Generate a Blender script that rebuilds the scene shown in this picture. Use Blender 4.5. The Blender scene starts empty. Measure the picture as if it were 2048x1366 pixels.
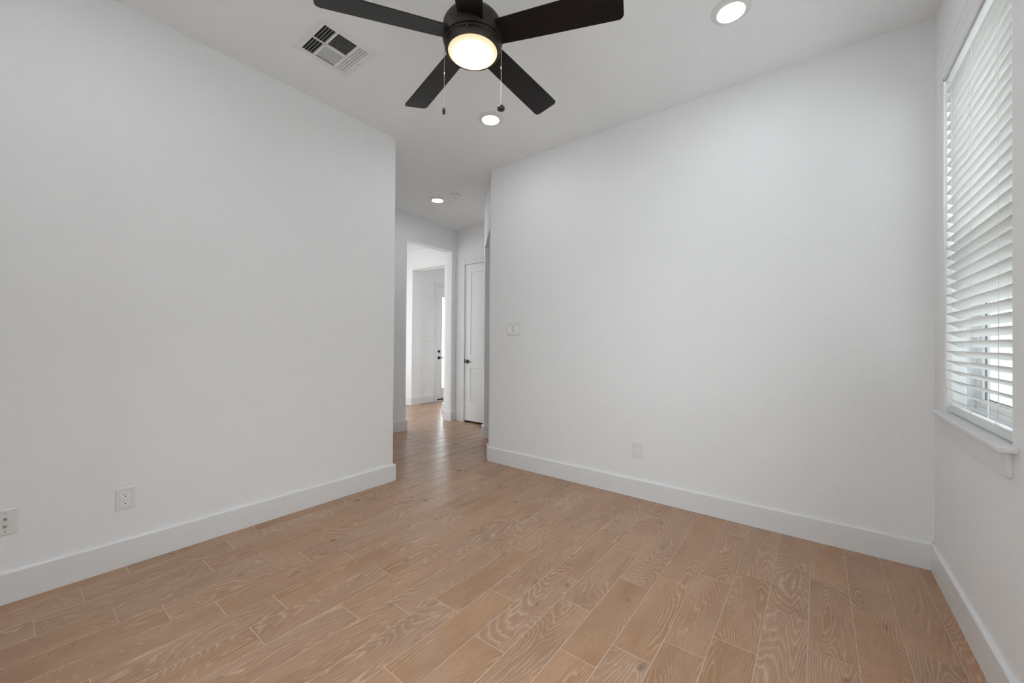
import bpy, math, random
from mathutils import Vector, Matrix
random.seed(7)
R = math.radians
sc = bpy.context.scene
C = sc.collection

# ------------------------------------------------------------------ camera
CAM_H = 1.214
def cam_matrix(yaw, pitch, roll):
    ya, pi_, ro = R(yaw), R(pitch), R(roll)
    F = Vector((-math.sin(ya)*math.cos(pi_), math.cos(ya)*math.cos(pi_), math.sin(pi_)))
    Rt = Vector((math.cos(ya), math.sin(ya), 0)); U = Rt.cross(F)
    R2 = Rt*math.cos(ro) - U*math.sin(ro); U2 = U*math.cos(ro) + Rt*math.sin(ro)
    return Matrix(((R2.x, U2.x, -F.x), (R2.y, U2.y, -F.y), (R2.z, U2.z, -F.z)))
cd = bpy.data.cameras.new('camera')
cd.sensor_fit = 'HORIZONTAL'; cd.sensor_width = 36.0
cd.lens = 790.53/2048*36.0
cd.clip_start = 0.02; cd.clip_end = 200
co = bpy.data.objects.new('camera', cd); C.objects.link(co)
co.matrix_world = Matrix.Translation((0, 0, CAM_H)) @ cam_matrix(37.631, 0.37, -0.43).to_4x4()
sc.camera = co

# ------------------------------------------------------------------ world, exposure
SKY = 5.6
LENS_E = 49.0      # recessed lamp lenses
BOWL_E = 30.0       # fan bowl
w = bpy.data.worlds.new('overcast_sky'); sc.world = w; w.use_nodes = True
bg = w.node_tree.nodes['Background']
bg.inputs[0].default_value = (0.87, 0.945, 1.0, 1); bg.inputs[1].default_value = SKY
sc.view_settings.view_transform = 'Standard'; sc.view_settings.look = 'None'
sc.view_settings.exposure = 0.57; sc.view_settings.gamma = 1.0
sc.view_settings.use_curve_mapping = False
sc.cycles.use_denoising = True
sc.cycles.max_bounces = 14; sc.cycles.diffuse_bounces = 9; sc.cycles.glossy_bounces = 4
sc.cycles.transparent_max_bounces = 16; sc.cycles.transmission_bounces = 6
sc.cycles.caustics_reflective = False; sc.cycles.caustics_refractive = False
sc.cycles.sample_clamp_indirect = 6.0

# ------------------------------------------------------------------ materials
def new_mat(name):
    m = bpy.data.materials.new(name); m.use_nodes = True
    nt = m.node_tree; b = nt.nodes['Principled BSDF']
    return m, nt, b
def simple(name, col, rough=0.5, metal=0.0, spec=0.5, var=0.0, bump=0.0, bscale=200.0):
    m, nt, b = new_mat(name)
    b.inputs['Base Color'].default_value = (*col, 1); b.inputs['Roughness'].default_value = rough
    b.inputs['Metallic'].default_value = metal; b.inputs['Specular IOR Level'].default_value = spec
    tc = nt.nodes.new('ShaderNodeTexCoord'); n = nt.nodes.new('ShaderNodeTexNoise')
    n.inputs['Scale'].default_value = bscale; n.inputs['Detail'].default_value = 3
    nt.links.new(tc.outputs['Object'], n.inputs['Vector'])
    if var > 0:
        mx = nt.nodes.new('ShaderNodeMix'); mx.data_type = 'RGBA'
        mx.inputs['A'].default_value = (*[c*(1-var) for c in col], 1)
        mx.inputs['B'].default_value = (*[min(1, c*(1+var)) for c in col], 1)
        nt.links.new(n.outputs['Fac'], mx.inputs['Factor']); nt.links.new(mx.outputs['Result'], b.inputs['Base Color'])
    if bump > 0:
        bp = nt.nodes.new('ShaderNodeBump'); bp.inputs['Strength'].default_value = bump; bp.inputs['Distance'].default_value = 0.002
        nt.links.new(n.outputs['Fac'], bp.inputs['Height']); nt.links.new(bp.outputs['Normal'], b.inputs['Normal'])
    return m
def paint(name, col, strength, dist=0.002, scale=75.0):
    m, nt, b = new_mat(name)
    b.inputs['Base Color'].default_value = (*col, 1); b.inputs['Roughness'].default_value = 0.6
    b.inputs['Specular IOR Level'].default_value = 0.25
    tc = nt.nodes.new('ShaderNodeTexCoord')
    n1 = nt.nodes.new('ShaderNodeTexNoise'); n1.inputs['Scale'].default_value = scale; n1.inputs['Detail'].default_value = 3; n1.inputs['Roughness'].default_value = 0.5
    n1.inputs['Distortion'].default_value = 0.6
    n2 = nt.nodes.new('ShaderNodeTexNoise'); n2.inputs['Scale'].default_value = scale*3.1; n2.inputs['Detail'].default_value = 1
    rp = nt.nodes.new('ShaderNodeMapRange'); rp.inputs['From Min'].default_value = 0.42; rp.inputs['From Max'].default_value = 0.62
    ad = nt.nodes.new('ShaderNodeMath'); ad.operation = 'MULTIPLY_ADD'; ad.inputs[1].default_value = 0.3
    bp = nt.nodes.new('ShaderNodeBump'); bp.inputs['Strength'].default_value = strength; bp.inputs['Distance'].default_value = dist
    L = nt.links.new
    L(tc.outputs['Object'], n1.inputs['Vector']); L(tc.outputs['Object'], n2.inputs['Vector'])
    L(n1.outputs['Fac'], rp.inputs['Value']); L(n2.outputs['Fac'], ad.inputs[0]); L(rp.outputs['Result'], ad.inputs[2])
    L(ad.outputs[0], bp.inputs['Height']); L(bp.outputs['Normal'], b.inputs['Normal'])
    return m
M = {}
M['wall'] = paint('textured_white_wall_paint', (0.825, 0.83, 0.835), 0.22)
M['ceil'] = paint('textured_ceiling_paint', (0.865, 0.88, 0.895), 0.30, 0.003, 42.0)
M['trim'] = simple('semi_gloss_white_trim', (0.765, 0.775, 0.78), 0.35, bump=0.04, bscale=40)
M['door'] = simple('white_door_enamel', (0.82, 0.825, 0.82), 0.38, bump=0.04, bscale=40)
M['plastic'] = simple('white_plastic', (0.75, 0.75, 0.745), 0.35, bump=0.02)
M['plastic2'] = simple('light_white_plastic', (0.86, 0.86, 0.85), 0.3, bump=0.02)
M['vent'] = simple('white_painted_steel', (0.80, 0.80, 0.80), 0.4, bump=0.02)
M['slot'] = simple('dark_slot', (0.01, 0.01, 0.01), 0.7, var=0.2)
M['screw'] = simple('grey_steel_screw', (0.35, 0.35, 0.36), 0.35, 1.0)
M['chrome'] = simple('nickel_connector', (0.45, 0.45, 0.45), 0.3, 1.0)
M['black'] = simple('matte_black_hardware', (0.012, 0.012, 0.013), 0.35, 0.3, var=0.2)
M['bronze'] = simple('dark_bronze_metal', (0.030, 0.024, 0.020), 0.42, 0.55, var=0.2, bscale=60)
M['chain'] = simple('beaded_chain_brass', (0.52, 0.42, 0.34), 0.35, 1.0)
M['fob'] = simple('dark_pull_fob', (0.025, 0.018, 0.015), 0.35, 0.0, var=0.3, bscale=300)
M['cord'] = simple('white_cord', (0.85, 0.85, 0.84), 0.7, bump=0.1, bscale=900)
M['vinyl'] = simple('white_vinyl_frame', (0.80, 0.80, 0.80), 0.35, bump=0.02)
M['gasket'] = simple('grey_window_gasket', (0.18, 0.18, 0.18), 0.6, var=0.1)
M['siding'] = simple('pale_grey_siding', (0.36, 0.36, 0.355), 0.7, var=0.05, bscale=3)
M['soil'] = simple('pale_gravel', (0.60, 0.59, 0.57), 0.9, var=0.15, bscale=60, bump=0.5)
M['grout'] = simple('tan_grout', (0.51, 0.37, 0.285), 0.8, var=0.08, bscale=120, bump=0.1)

def blade_mat():
    m, nt, b = new_mat('espresso_wood_blade')
    b.inputs['Roughness'].default_value = 0.38; b.inputs['Specular IOR Level'].default_value = 0.28
    tc = nt.nodes.new('ShaderNodeTexCoord'); mp = nt.nodes.new('ShaderNodeMapping'); mp.inputs['Scale'].default_value = (4, 90, 90)
    n = nt.nodes.new('ShaderNodeTexNoise'); n.inputs['Scale'].default_value = 1.0; n.inputs['Detail'].default_value = 4
    r = nt.nodes.new('ShaderNodeValToRGB')
    r.color_ramp.elements[0].position = 0.35; r.color_ramp.elements[0].color = (0.005, 0.0035, 0.003, 1)
    r.color_ramp.elements[1].position = 0.7; r.color_ramp.elements[1].color = (0.011, 0.008, 0.0065, 1)
    L = nt.links.new
    L(tc.outputs['Object'], mp.inputs['Vector']); L(mp.outputs['Vector'], n.inputs['Vector']); L(n.outputs['Fac'], r.inputs['Fac']); L(r.outputs['Color'], b.inputs['Base Color'])
    return m
M['blade'] = blade_mat()

def emit(name, col, strength):
    m = bpy.data.materials.new(name); m.use_nodes = True; nt = m.node_tree; nt.nodes.clear()
    e = nt.nodes.new('ShaderNodeEmission'); e.inputs[0].default_value = (*col, 1); e.inputs[1].default_value = strength
    o = nt.nodes.new('ShaderNodeOutputMaterial'); nt.links.new(e.outputs[0], o.inputs[0]); return m
M['lens'] = emit('lit_led_lens', (0.90, 0.96, 1.0), LENS_E)
def bowl_mat():
    # frosted glass, brightest in front of the bulbs and creamier towards the rim
    m = bpy.data.materials.new('lit_frosted_bowl'); m.use_nodes = True; nt = m.node_tree; nt.nodes.clear()
    tc = nt.nodes.new('ShaderNodeTexCoord'); ln = nt.nodes.new('ShaderNodeVectorMath'); ln.operation = 'LENGTH'
    mp = nt.nodes.new('ShaderNodeMapping'); mp.inputs['Scale'].default_value = (1, 1, 0)
    r = nt.nodes.new('ShaderNodeMapRange'); r.inputs['From Min'].default_value = 0.03; r.inputs['From Max'].default_value = 0.112
    rc = nt.nodes.new('ShaderNodeValToRGB')
    rc.color_ramp.elements[0].color = (1.0, 0.90, 0.72, 1); rc.color_ramp.elements[1].color = (1.0, 0.80, 0.50, 1)
    inv = nt.nodes.new('ShaderNodeMath'); inv.operation = 'SUBTRACT'; inv.inputs[0].default_value = 1.0
    pw = nt.nodes.new('ShaderNodeMath'); pw.operation = 'POWER'; pw.inputs[1].default_value = 3.0
    st = nt.nodes.new('ShaderNodeMath'); st.operation = 'MULTIPLY_ADD'; st.inputs[1].default_value = BOWL_E; st.inputs[2].default_value = 0.70
    e = nt.nodes.new('ShaderNodeEmission'); o = nt.nodes.new('ShaderNodeOutputMaterial'); L = nt.links.new
    L(tc.outputs['Object'], mp.inputs['Vector']); L(mp.outputs['Vector'], ln.inputs[0]); L(ln.outputs['Value'], r.inputs['Value'])
    L(r.outputs['Result'], rc.inputs['Fac']); L(r.outputs['Result'], inv.inputs[1]); L(inv.outputs[0], pw.inputs[0]); L(pw.outputs[0], st.inputs[0])
    L(rc.outputs['Color'], e.inputs['Color']); L(st.outputs[0], e.inputs['Strength']); L(e.outputs[0], o.inputs[0])
    return m
M['bowl'] = bowl_mat()
def glass_mat(name, tint=(1, 1, 1)):
    m = bpy.data.materials.new(name); m.use_nodes = True; nt = m.node_tree; nt.nodes.clear()
    t = nt.nodes.new('ShaderNodeBsdfTransparent'); t.inputs[0].default_value = (*tint, 1)
    g = nt.nodes.new('ShaderNodeBsdfGlossy'); g.inputs['Roughness'].default_value = 0.02
    f = nt.nodes.new('ShaderNodeFresnel'); f.inputs[0].default_value = 1.45
    mx = nt.nodes.new('ShaderNodeMixShader'); o = nt.nodes.new('ShaderNodeOutputMaterial'); L = nt.links.new
    ge = nt.nodes.new('ShaderNodeNewGeometry'); ml = nt.nodes.new('ShaderNodeMath'); ml.operation = 'MULTIPLY_ADD'
    ml.inputs[1].default_value = -1.0; ml.inputs[2].default_value = 1.0; m2 = nt.nodes.new('ShaderNodeMath'); m2.operation = 'MULTIPLY'
    L(ge.outputs['Backfacing'], ml.inputs[0]); L(ml.outputs[0], m2.inputs[0]); L(f.outputs[0], m2.inputs[1])
    L(m2.outputs[0], mx.inputs[0]); L(t.outputs[0], mx.inputs[1]); L(g.outputs[0], mx.inputs[2]); L(mx.outputs[0], o.inputs[0]); return m
M['glass'] = glass_mat('window_glass', (0.95, 0.96, 0.955))
M['screen'] = glass_mat('insect_screen_mesh', (0.85, 0.85, 0.85))
def slat_mat():
    m, nt, b = new_mat('white_faux_wood_slat')
    b.inputs['Base Color'].default_value = (0.84, 0.84, 0.83, 1); b.inputs['Roughness'].default_value = 0.45
    t = nt.nodes.new('ShaderNodeBsdfTranslucent'); t.inputs[0].default_value = (0.85, 0.85, 0.83, 1)
    mx = nt.nodes.new('ShaderNodeMixShader'); mx.inputs[0].default_value = 0.30
    o = nt.nodes['Material Output']; L = nt.links.new
    L(b.outputs[0], mx.inputs[1]); L(t.outputs[0], mx.inputs[2]); L(mx.outputs[0], o.inputs[0])
    tc = nt.nodes.new('ShaderNodeTexCoord'); mp = nt.nodes.new('ShaderNodeMapping'); mp.inputs['Scale'].default_value = (300, 6, 300)
    n = nt.nodes.new('ShaderNodeTexNoise'); n.inputs['Scale'].default_value = 1; bp = nt.nodes.new('ShaderNodeBump'); bp.inputs['Strength'].default_value = 0.05; bp.inputs['Distance'].default_value = 0.001
    L(tc.outputs['Object'], mp.inputs['Vector']); L(mp.outputs['Vector'], n.inputs['Vector']); L(n.outputs['Fac'], bp.inputs['Height']); L(bp.outputs['Normal'], b.inputs['Normal'])
    return m
M['slat'] = slat_mat()

def tile_mat():
    m, nt, b = new_mat('oak_look_porcelain_tile'); N = nt.nodes.new; L = nt.links.new
    uv = N('ShaderNodeUVMap'); uv.uv_map = 'tile'; rn = N('ShaderNodeUVMap'); rn.uv_map = 'rand'
    def math_(op, a, b_=None, c=None):
        n = N('ShaderNodeMath'); n.operation = op
        for i, v in enumerate((a, b_, c)):
            if v is None: continue
            if isinstance(v, (int, float)): n.inputs[i].default_value = v
            else: L(v, n.inputs[i])
        return n.outputs[0]
    sep = N('ShaderNodeSeparateXYZ'); L(uv.outputs[0], sep.inputs[0])
    sr = N('ShaderNodeSeparateXYZ'); L(rn.outputs[0], sr.inputs[0])
    r1, r2 = sr.outputs[0], sr.outputs[1]
    def vec(sx, sy, ox=37.0, oy=53.0):
        cb = N('ShaderNodeCombineXYZ')
        L(math_('MULTIPLY_ADD', sep.outputs[0], sx, math_('MULTIPLY', r1, ox)), cb.inputs[0])
        L(math_('MULTIPLY_ADD', sep.outputs[1], sy, math_('MULTIPLY', r2, oy)), cb.inputs[1])
        L(math_('MULTIPLY', math_('ADD', r1, r2), 29.0), cb.inputs[2])
        return cb.outputs[0]
    def noise(v, detail=2, rough=0.5, dist=0.0):
        n = N('ShaderNodeTexNoise'); n.inputs['Scale'].default_value = 1.0; n.inputs['Detail'].default_value = detail
        n.inputs['Roughness'].default_value = rough; n.inputs['Distortion'].default_value = dist; L(v, n.inputs['Vector']); return n.outputs['Fac']
    def ramp(f, stops):
        r = N('ShaderNodeValToRGB'); cr = r.color_ramp
        while len(cr.elements) < len(stops): cr.elements.new(0.5)
        for e, (p, c) in zip(cr.elements, stops): e.position = p; e.color = (*c, 1) if len(c) == 3 else c
        L(f, r.inputs['Fac']); return r.outputs['Color']
    def mix(f, a, b_, mode='MIX'):
        n = N('ShaderNodeMix'); n.data_type = 'RGBA'; n.blend_type = mode
        for k, v in (('Factor', f), ('A', a), ('B', b_)):
            if isinstance(v, (int, float)): n.inputs[k].default_value = v
            elif isinstance(v, tuple): n.inputs[k].default_value = (*v, 1)
            else: L(v, n.inputs[k])
        return n.outputs['Result']
    # annual-ring field: slow, stretched noise whose contour lines make cathedrals, loops and straight grain
    base = noise(vec(6.5, 1.25), 1.2, 0.4, 0.30)
    fine = noise(vec(55.0, 9.0), 2, 0.5)
    cross = math_('MULTIPLY', sep.outputs[0], math_('MULTIPLY_ADD', r2, 110.0, 25.0))
    ring = math_('ADD', math_('MULTIPLY_ADD', base, 30.0, cross), math_('MULTIPLY', fine, 1.1))
    s = math_('FRACT', ring)
    line = ramp(s, [(0.0, (0, 0, 0)), (0.34, (0.15,)*3), (0.50, (1,)*3), (0.62, (0.35,)*3), (1.0, (0, 0, 0))])
    lmask = ramp(noise(vec(14, 3.0, 11, 91), 2), [(0.30, (0.30,)*3), (0.55, (1,)*3)])
    lineS = N('ShaderNodeMath'); lineS.operation = 'MULTIPLY'; L(line, lineS.inputs[0]); L(lmask, lineS.inputs[1])
    # body colour
    tone = noise(vec(5.0, 2.0, 71, 17), 3, 0.55)
    body = ramp(tone, [(0.30, (0.325, 0.185, 0.108)), (0.50, (0.385, 0.225, 0.137)), (0.72, (0.440, 0.268, 0.172))])
    tvar = N('ShaderNodeHueSaturation'); tvar.inputs['Hue'].default_value = 0.5; L(body, tvar.inputs['Color'])
    L(math_('MULTIPLY_ADD', r1, 0.10, 0.90), tvar.inputs['Value']); L(math_('MULTIPLY_ADD', r2, 0.16, 0.97), tvar.inputs['Saturation'])
    col = mix(math_('MULTIPLY', lineS.outputs[0], 0.62), tvar.outputs['Color'], (0.64, 0.44, 0.31))
    # pores: short dark fibres along the plank
    pore = ramp(noise(vec(420.0, 16.0, 201, 133), 2, 0.6), [(0.36, (1,)*3), (0.50, (0,)*3)])
    col = mix(math_('MULTIPLY', pore, 0.42), col, (0.26, 0.145, 0.085))
    # knots
    kn = ramp(noise(vec(13.0, 8.0, 301, 233), 1, 0.4), [(0.72, (0,)*3), (0.84, (1,)*3)])
    col = mix(math_('MULTIPLY', kn, 0.75), col, (0.115, 0.066, 0.040))
    L(col, b.inputs['Base Color'])
    b.inputs['Roughness'].default_value = 0.25; b.inputs['Specular IOR Level'].default_value = 0.5
    h = math_('SUBTRACT', math_('MULTIPLY', lineS.outputs[0], 0.4), math_('MULTIPLY', pore, 0.6))
    bp = N('ShaderNodeBump'); bp.inputs['Strength'].default_value = 0.10; bp.inputs['Distance'].default_value = 0.0008
    L(h, bp.inputs['Height']); L(bp.outputs['Normal'], b.inputs['Normal'])
    return m
M['tile'] = tile_mat()

# ------------------------------------------------------------------ mesh helpers
class MB:
    def __init__(s): s.v = []; s.f = []; s.m = []
    def add(s, vs, fs, mi=0):
        o = len(s.v); s.v += [tuple(x) for x in vs]; s.f += [tuple(i+o for i in f) for f in fs]; s.m += [mi]*len(fs); return s
    def box(s, a, b, mi=0, bev=0.0):
        x0, y0, z0 = [min(p, q) for p, q in zip(a, b)]; x1, y1, z1 = [max(p, q) for p, q in zip(a, b)]
        if bev <= 0:
            return s.add([(x0,y0,z0),(x1,y0,z0),(x1,y1,z0),(x0,y1,z0),(x0,y0,z1),(x1,y0,z1),(x1,y1,z1),(x0,y1,z1)],
                         [(0,3,2,1),(4,5,6,7),(0,1,5,4),(1,2,6,5),(2,3,7,6),(3,0,4,7)], mi)
        # chamfered box: 24 verts
        import itertools
        idx = {}; vs = []
        X = (x0, x1); Y = (y0, y1); Z = (z0, z1); sg = (1, -1)
        for i, j, k in itertools.product((0, 1), repeat=3):
            for ax in range(3):
                p = [X[i], Y[j], Z[k]]
                for o, (q, t) in enumerate(((0, i), (1, j), (2, k))):
                    if o != ax: p[o] += sg[t]*bev
                idx[(i, j, k, ax)] = len(vs); vs.append(tuple(p))
        fs = []
        def face(ids):
            pts = [Vector(vs[i]) for i in ids]; c = sum(pts, Vector())/len(pts)
            n = (pts[1]-pts[0]).cross(pts[2]-pts[0]); ctr = Vector(((x0+x1)/2, (y0+y1)/2, (z0+z1)/2))
            fs.append(tuple(ids) if n.dot(c-ctr) > 0 else tuple(reversed(ids)))
        for ax in range(3):
            o1, o2 = [q for q in range(3) if q != ax]
            for t in (0, 1):
                ids = []
                for a_, b_ in ((0,0),(1,0),(1,1),(0,1)):
                    k = [0,0,0]; k[ax] = t; k[o1] = a_; k[o2] = b_; ids.append(idx[(*k, ax)])
                face(ids)
            for a_, b_ in itertools.product((0, 1), repeat=2):   # edge along axis ax
                k0 = [0,0,0]; k0[o1] = a_; k0[o2] = b_; k1 = list(k0); k1[ax] = 1
                face([idx[(*k0, o1)], idx[(*k1, o1)], idx[(*k1, o2)], idx[(*k0, o2)]])
        for i, j, k in itertools.product((0, 1), repeat=3):
            face([idx[(i, j, k, 0)], idx[(i, j, k, 1)], idx[(i, j, k, 2)]])
        return s.add(vs, fs, mi)
    def prism(s, pts, z0, z1, mi=0):
        a = sum(pts[i][0]*pts[(i+1) % len(pts)][1]-pts[(i+1) % len(pts)][0]*pts[i][1] for i in range(len(pts)))
        if a < 0: pts = list(reversed(pts))
        n = len(pts); vs = [(x, y, z0) for x, y in pts]+[(x, y, z1) for x, y in pts]
        fs = [tuple(reversed(range(n))), tuple(range(n, 2*n))]+[(i, (i+1) % n, n+(i+1) % n, n+i) for i in range(n)]
        return s.add(vs, fs, mi)
    def lathe(s, prof, c=(0, 0, 0), seg=48, mi=0, cap0=False, cap1=False, axis='z'):
        vs = []
        for r, z in prof:
            for k in range(seg):
                a = 2*math.pi*k/seg; p = (r*math.cos(a), r*math.sin(a), z)
                if axis == 'x': p = (p[2], p[0], p[1])
                if axis == 'y': p = (p[1], p[2], p[0])
                vs.append((p[0]+c[0], p[1]+c[1], p[2]+c[2]))
        fs = []
        for i in range(len(prof)-1):
            for k in range(seg):
                k2 = (k+1) % seg; fs.append((i*seg+k, i*seg+k2, (i+1)*seg+k2, (i+1)*seg+k))
        if cap0: fs.append(tuple(reversed(range(seg))))
        if cap1: fs.append(tuple((len(prof)-1)*seg+k for k in range(seg)))
        return s.add(vs, fs, mi)
    def tube(s, pts, r, seg=8, mi=0):
        P = [Vector(p) for p in pts]; vs = []; n = len(P)
        for i, p in enumerate(P):
            t = (P[min(i+1, n-1)]-P[max(i-1, 0)]).normalized()
            u = t.cross(Vector((0, 0, 1))) if abs(t.z) < 0.9 else t.cross(Vector((1, 0, 0))); u.normalize(); v = t.cross(u)
            for k in range(seg):
                a = 2*math.pi*k/seg; vs.append(tuple(p+(u*math.cos(a)+v*math.sin(a))*r))
        fs = [(i*seg+k, i*seg+(k+1) % seg, (i+1)*seg+(k+1) % seg, (i+1)*seg+k) for i in range(n-1) for k in range(seg)]
        fs += [tuple(reversed(range(seg))), tuple((n-1)*seg+k for k in range(seg))]
        return s.add(vs, fs, mi)
    def build(s, name, mats, parent=None, smooth=False, loc=None, kind=None, recalc=True):
        import bmesh
        me = bpy.data.meshes.new(name); me.from_pydata(s.v, [], s.f)
        if not isinstance(mats, (list, tuple)): mats = [mats]
        for m in mats: me.materials.append(m)
        me.polygons.foreach_set('material_index', s.m)
        if recalc:
            bm = bmesh.new(); bm.from_mesh(me); bmesh.ops.recalc_face_normals(bm, faces=bm.faces); bm.to_mesh(me); bm.free()
        if smooth:
            me.polygons.foreach_set('use_smooth', [True]*len(me.polygons))
            bm = bmesh.new(); bm.from_mesh(me)
            for e in bm.edges:
                if len(e.link_faces) == 2 and e.calc_face_angle(0) > R(36): e.smooth = False
            bm.to_mesh(me); bm.free()
        me.update()
        o = bpy.data.objects.new(name, me); C.objects.link(o)
        if loc is not None:
            for v in me.vertices: v.co -= Vector(loc)
            o.location = loc
        if parent is not None:
            o.parent = parent
            if loc is None: pass
        if kind: o['kind'] = kind
        return o
def empty(name, loc=(0, 0, 0), rot=(0, 0, 0), label=None, cat=None, group=None, kind=None):
    o = bpy.data.objects.new(name, None); C.objects.link(o); o.location = loc; o.rotation_euler = rot
    o.empty_display_size = 0.05
    if label: o['label'] = label
    if cat: o['category'] = cat
    if group: o['group'] = group
    if kind: o['kind'] = kind
    return o
def lab(o, label, cat=None):
    o['label'] = label
    if cat: o['category'] = cat
    return o
def roundpoly(pts, rad):
    """round the footprint corners listed in rad {index: radius}"""
    out = []; n = len(pts)
    for i, p in enumerate(pts):
        r = rad.get(i, 0)
        if r <= 0: out.append(p); continue
        P = Vector(p); A = Vector(pts[i-1])-P; B = Vector(pts[(i+1) % n])-P
        A.normalize(); B.normalize(); ang = A.angle(B); t = r/math.tan(ang/2)
        c = P+(A+B).normalized()*(r/math.sin(ang/2)); s0 = P+A*t; s1 = P+B*t
        a0 = math.atan2(s0.y-c.y, s0.x-c.x); a1 = math.atan2(s1.y-c.y, s1.x-c.x)
        d = (a1-a0+math.pi) % (2*math.pi)-math.pi
        for k in range(9): a = a0+d*k/8; out.append((c.x+r*math.cos(a), c.y+r*math.sin(a)))
    return out

# ------------------------------------------------------------------ room shell
XA, XC, YB, H, YR = -2.966, 0.510, 3.119, 3.030, -0.543
YA = 2.140                      # end of the left wall
XD, XD2 = -4.550, -4.700        # hall wall with the opening
YE = 4.430                      # hall end wall with the door
YG, YG2 = 4.950, 5.175
XH = -6.355
BR = 0.012                      # bull-nosed drywall corners
W = M['wall']

mb = MB()
mb.prism(roundpoly([(XA, YR-0.15), (XA, YA), (XD2, YA), (XD2, YA-0.12), (XA-0.13, YA-0.12), (XA-0.13, YR-0.15)], {1: BR}), 0, H)
mb.build('wall_left', W, smooth=True, kind='structure')

P0 = Vector((-2.697, YB)); P1 = Vector((-3.522, 3.944)); dF = (P1-P0).normalized(); nF = Vector((-dF.y, dF.x))
if nF.y < 0: nF = -nF
K = P0+dF*0.13; J = P0+dF*0.995; TF = 0.12; ZF = 2.455
mb = MB()
pts = [(XC+0.2, YB), tuple(P0), tuple(K), tuple(K+nF*TF), (-2.62, YB+0.14), (XC+0.2, YB+0.14)]
mb.prism(roundpoly(pts, {1: BR, 2: BR}), 0, H)
mb.build('wall_back', W, smooth=True, kind='structure')
mb = MB()
JB = J+nF*TF
pts = [tuple(J), tuple(P1), (P1.x, YE), (P1.x+0.12, YE), (P1.x+0.12, 4.02), tuple(JB)]
mb.prism(roundpoly(pts, {0: BR, 1: BR, 5: BR}), 0, ZF)
mb.prism(roundpoly([tuple(P1), (P1.x, YE), (P1.x+0.12, YE), (P1.x+0.12, 4.02), tuple(K+nF*TF), tuple(K)], {0: BR}), ZF, H)
mb.build('wall_diagonal', W, smooth=True, kind='structure')

# right wall with the window opening
WY0, WY1, WZ0, WZ1 = 2.046, 2.905, 0.873, 2.600
XO = XC+0.20
mb = MB()
mb.box((XC, YR-0.15, 0), (XO, YB, WZ0)); mb.box((XC, YR-0.15, WZ1), (XO, YB, H))
NY0, NY1 = -0.25, 1.35            # unseen window added to brighten the left wall
mb.prism(roundpoly([(XC, NY1), (XC, WY0), (XO, WY0), (XO, NY1)], {0: BR, 1: BR}), WZ0, WZ1)
mb.prism([(XC, YR-0.15), (XC, NY0), (XO, NY0), (XO, YR-0.15)], WZ0, WZ1)
mb.prism(roundpoly([(XC, YB), (XC, WY1), (XO, WY1), (XO, YB)], {1: BR}), WZ0, WZ1)
mb.build('wall_right', W, smooth=True, kind='structure')

# rear wall behind the camera with an unseen window added for daylight
RX0, RX1, RZ0, RZ1 = -1.25, -0.70, 0.12, 2.60
mb = MB()
mb.box((XA-0.13, YR-0.15, 0), (XC+0.2, YR, RZ0)); mb.box((XA-0.13, YR-0.15, RZ1), (XC+0.2, YR, H))
mb.box((XA-0.13, YR-0.15, RZ0), (RX0, YR, RZ1)); mb.box((RX1, YR-0.15, RZ0), (XC+0.2, YR, RZ1))
mb.build('wall_rear', W, kind='structure')

# hall: wall with the opening to the living room
DY0, DY1, DZ = 3.482, 4.342, 2.668
mb = MB()
mb.prism(roundpoly([(XD, YA), (XD, DY0), (XD2, DY0), (XD2, YA)], {1: BR, 2: BR}), 0, DZ)
mb.prism(roundpoly([(XD, YG2), (XD, DY1), (XD2, DY1), (XD2, YG2)], {1: BR, 2: BR}), 0, DZ)
mb.box((XD2, YA, DZ), (XD, YG2, H))
mb.build('wall_hall_left', W, smooth=True, kind='structure')
# hall end wall, door opening
EX0, EX1, EZ = -4.365, -3.602, 2.460
mb = MB()
mb.box((XD, YE, 0), (EX0, YE+0.12, EZ)); mb.box((EX1, YE, 0), (-2.2, YE+0.12, EZ)); mb.box((XD, YE, EZ), (-2.2, YE+0.12, H))
mb.build('wall_hall_end', W, kind='structure')
# closet behind the hall door and the small lobby behind the diagonal wall
mb = MB()
mb.box((XD, 5.30, 0), (-3.2, 5.42, H)); mb.box((-3.32, YE+0.12, 0), (-3.2, 5.30, H))
mb.box((-2.2, YB+0.14, 0), (-2.08, YE+0.12, H))
mb.build('wall_closet', W, kind='structure')
# wall of the entry with its opening
GX0, GX1, GZ = -6.300, -5.385, 2.658
mb = MB()
mb.prism(roundpoly([(-7.72, YG), (GX0, YG), (GX0, YG2), (-7.72, YG2)], {1: BR}), 0, GZ)
mb.prism(roundpoly([(XD2, YG), (GX1, YG), (GX1, YG2), (XD2, YG2)], {1: BR}), 0, GZ)
mb.box((-7.72, YG, GZ), (XD2, YG2, H))
mb.build('wall_entry', W, smooth=True, kind='structure')
HY0, HY1, HZ = 5.632, 6.600, 2.430
mb = MB()
mb.box((XH-0.2, YG2, 0), (XH, HY0, HZ)); mb.box((XH-0.2, HY1, 0), (XH, 7.1, HZ)); mb.box((XH-0.2, YG2, HZ), (XH, 7.1, H))
mb.box((XH-0.2, 7.1, 0), (-4.58, 7.22, H)); mb.box((-4.70, YG2, 0), (-4.58, 7.1, H))
mb.build('wall_foyer', W, kind='structure')
mb = MB()   # living room outer walls, with a wide window added at left for daylight
mb.box((-7.72, 2.02, 0), (-7.60, YG, 0.45)); mb.box((-7.72, 2.02, 2.65), (-7.60, YG, H))
mb.box((-7.72, 2.02, 0.45), (-7.60, 2.45, 2.65)); mb.box((-7.72, 3.90, 0.45), (-7.60, YG, 2.65))
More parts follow.
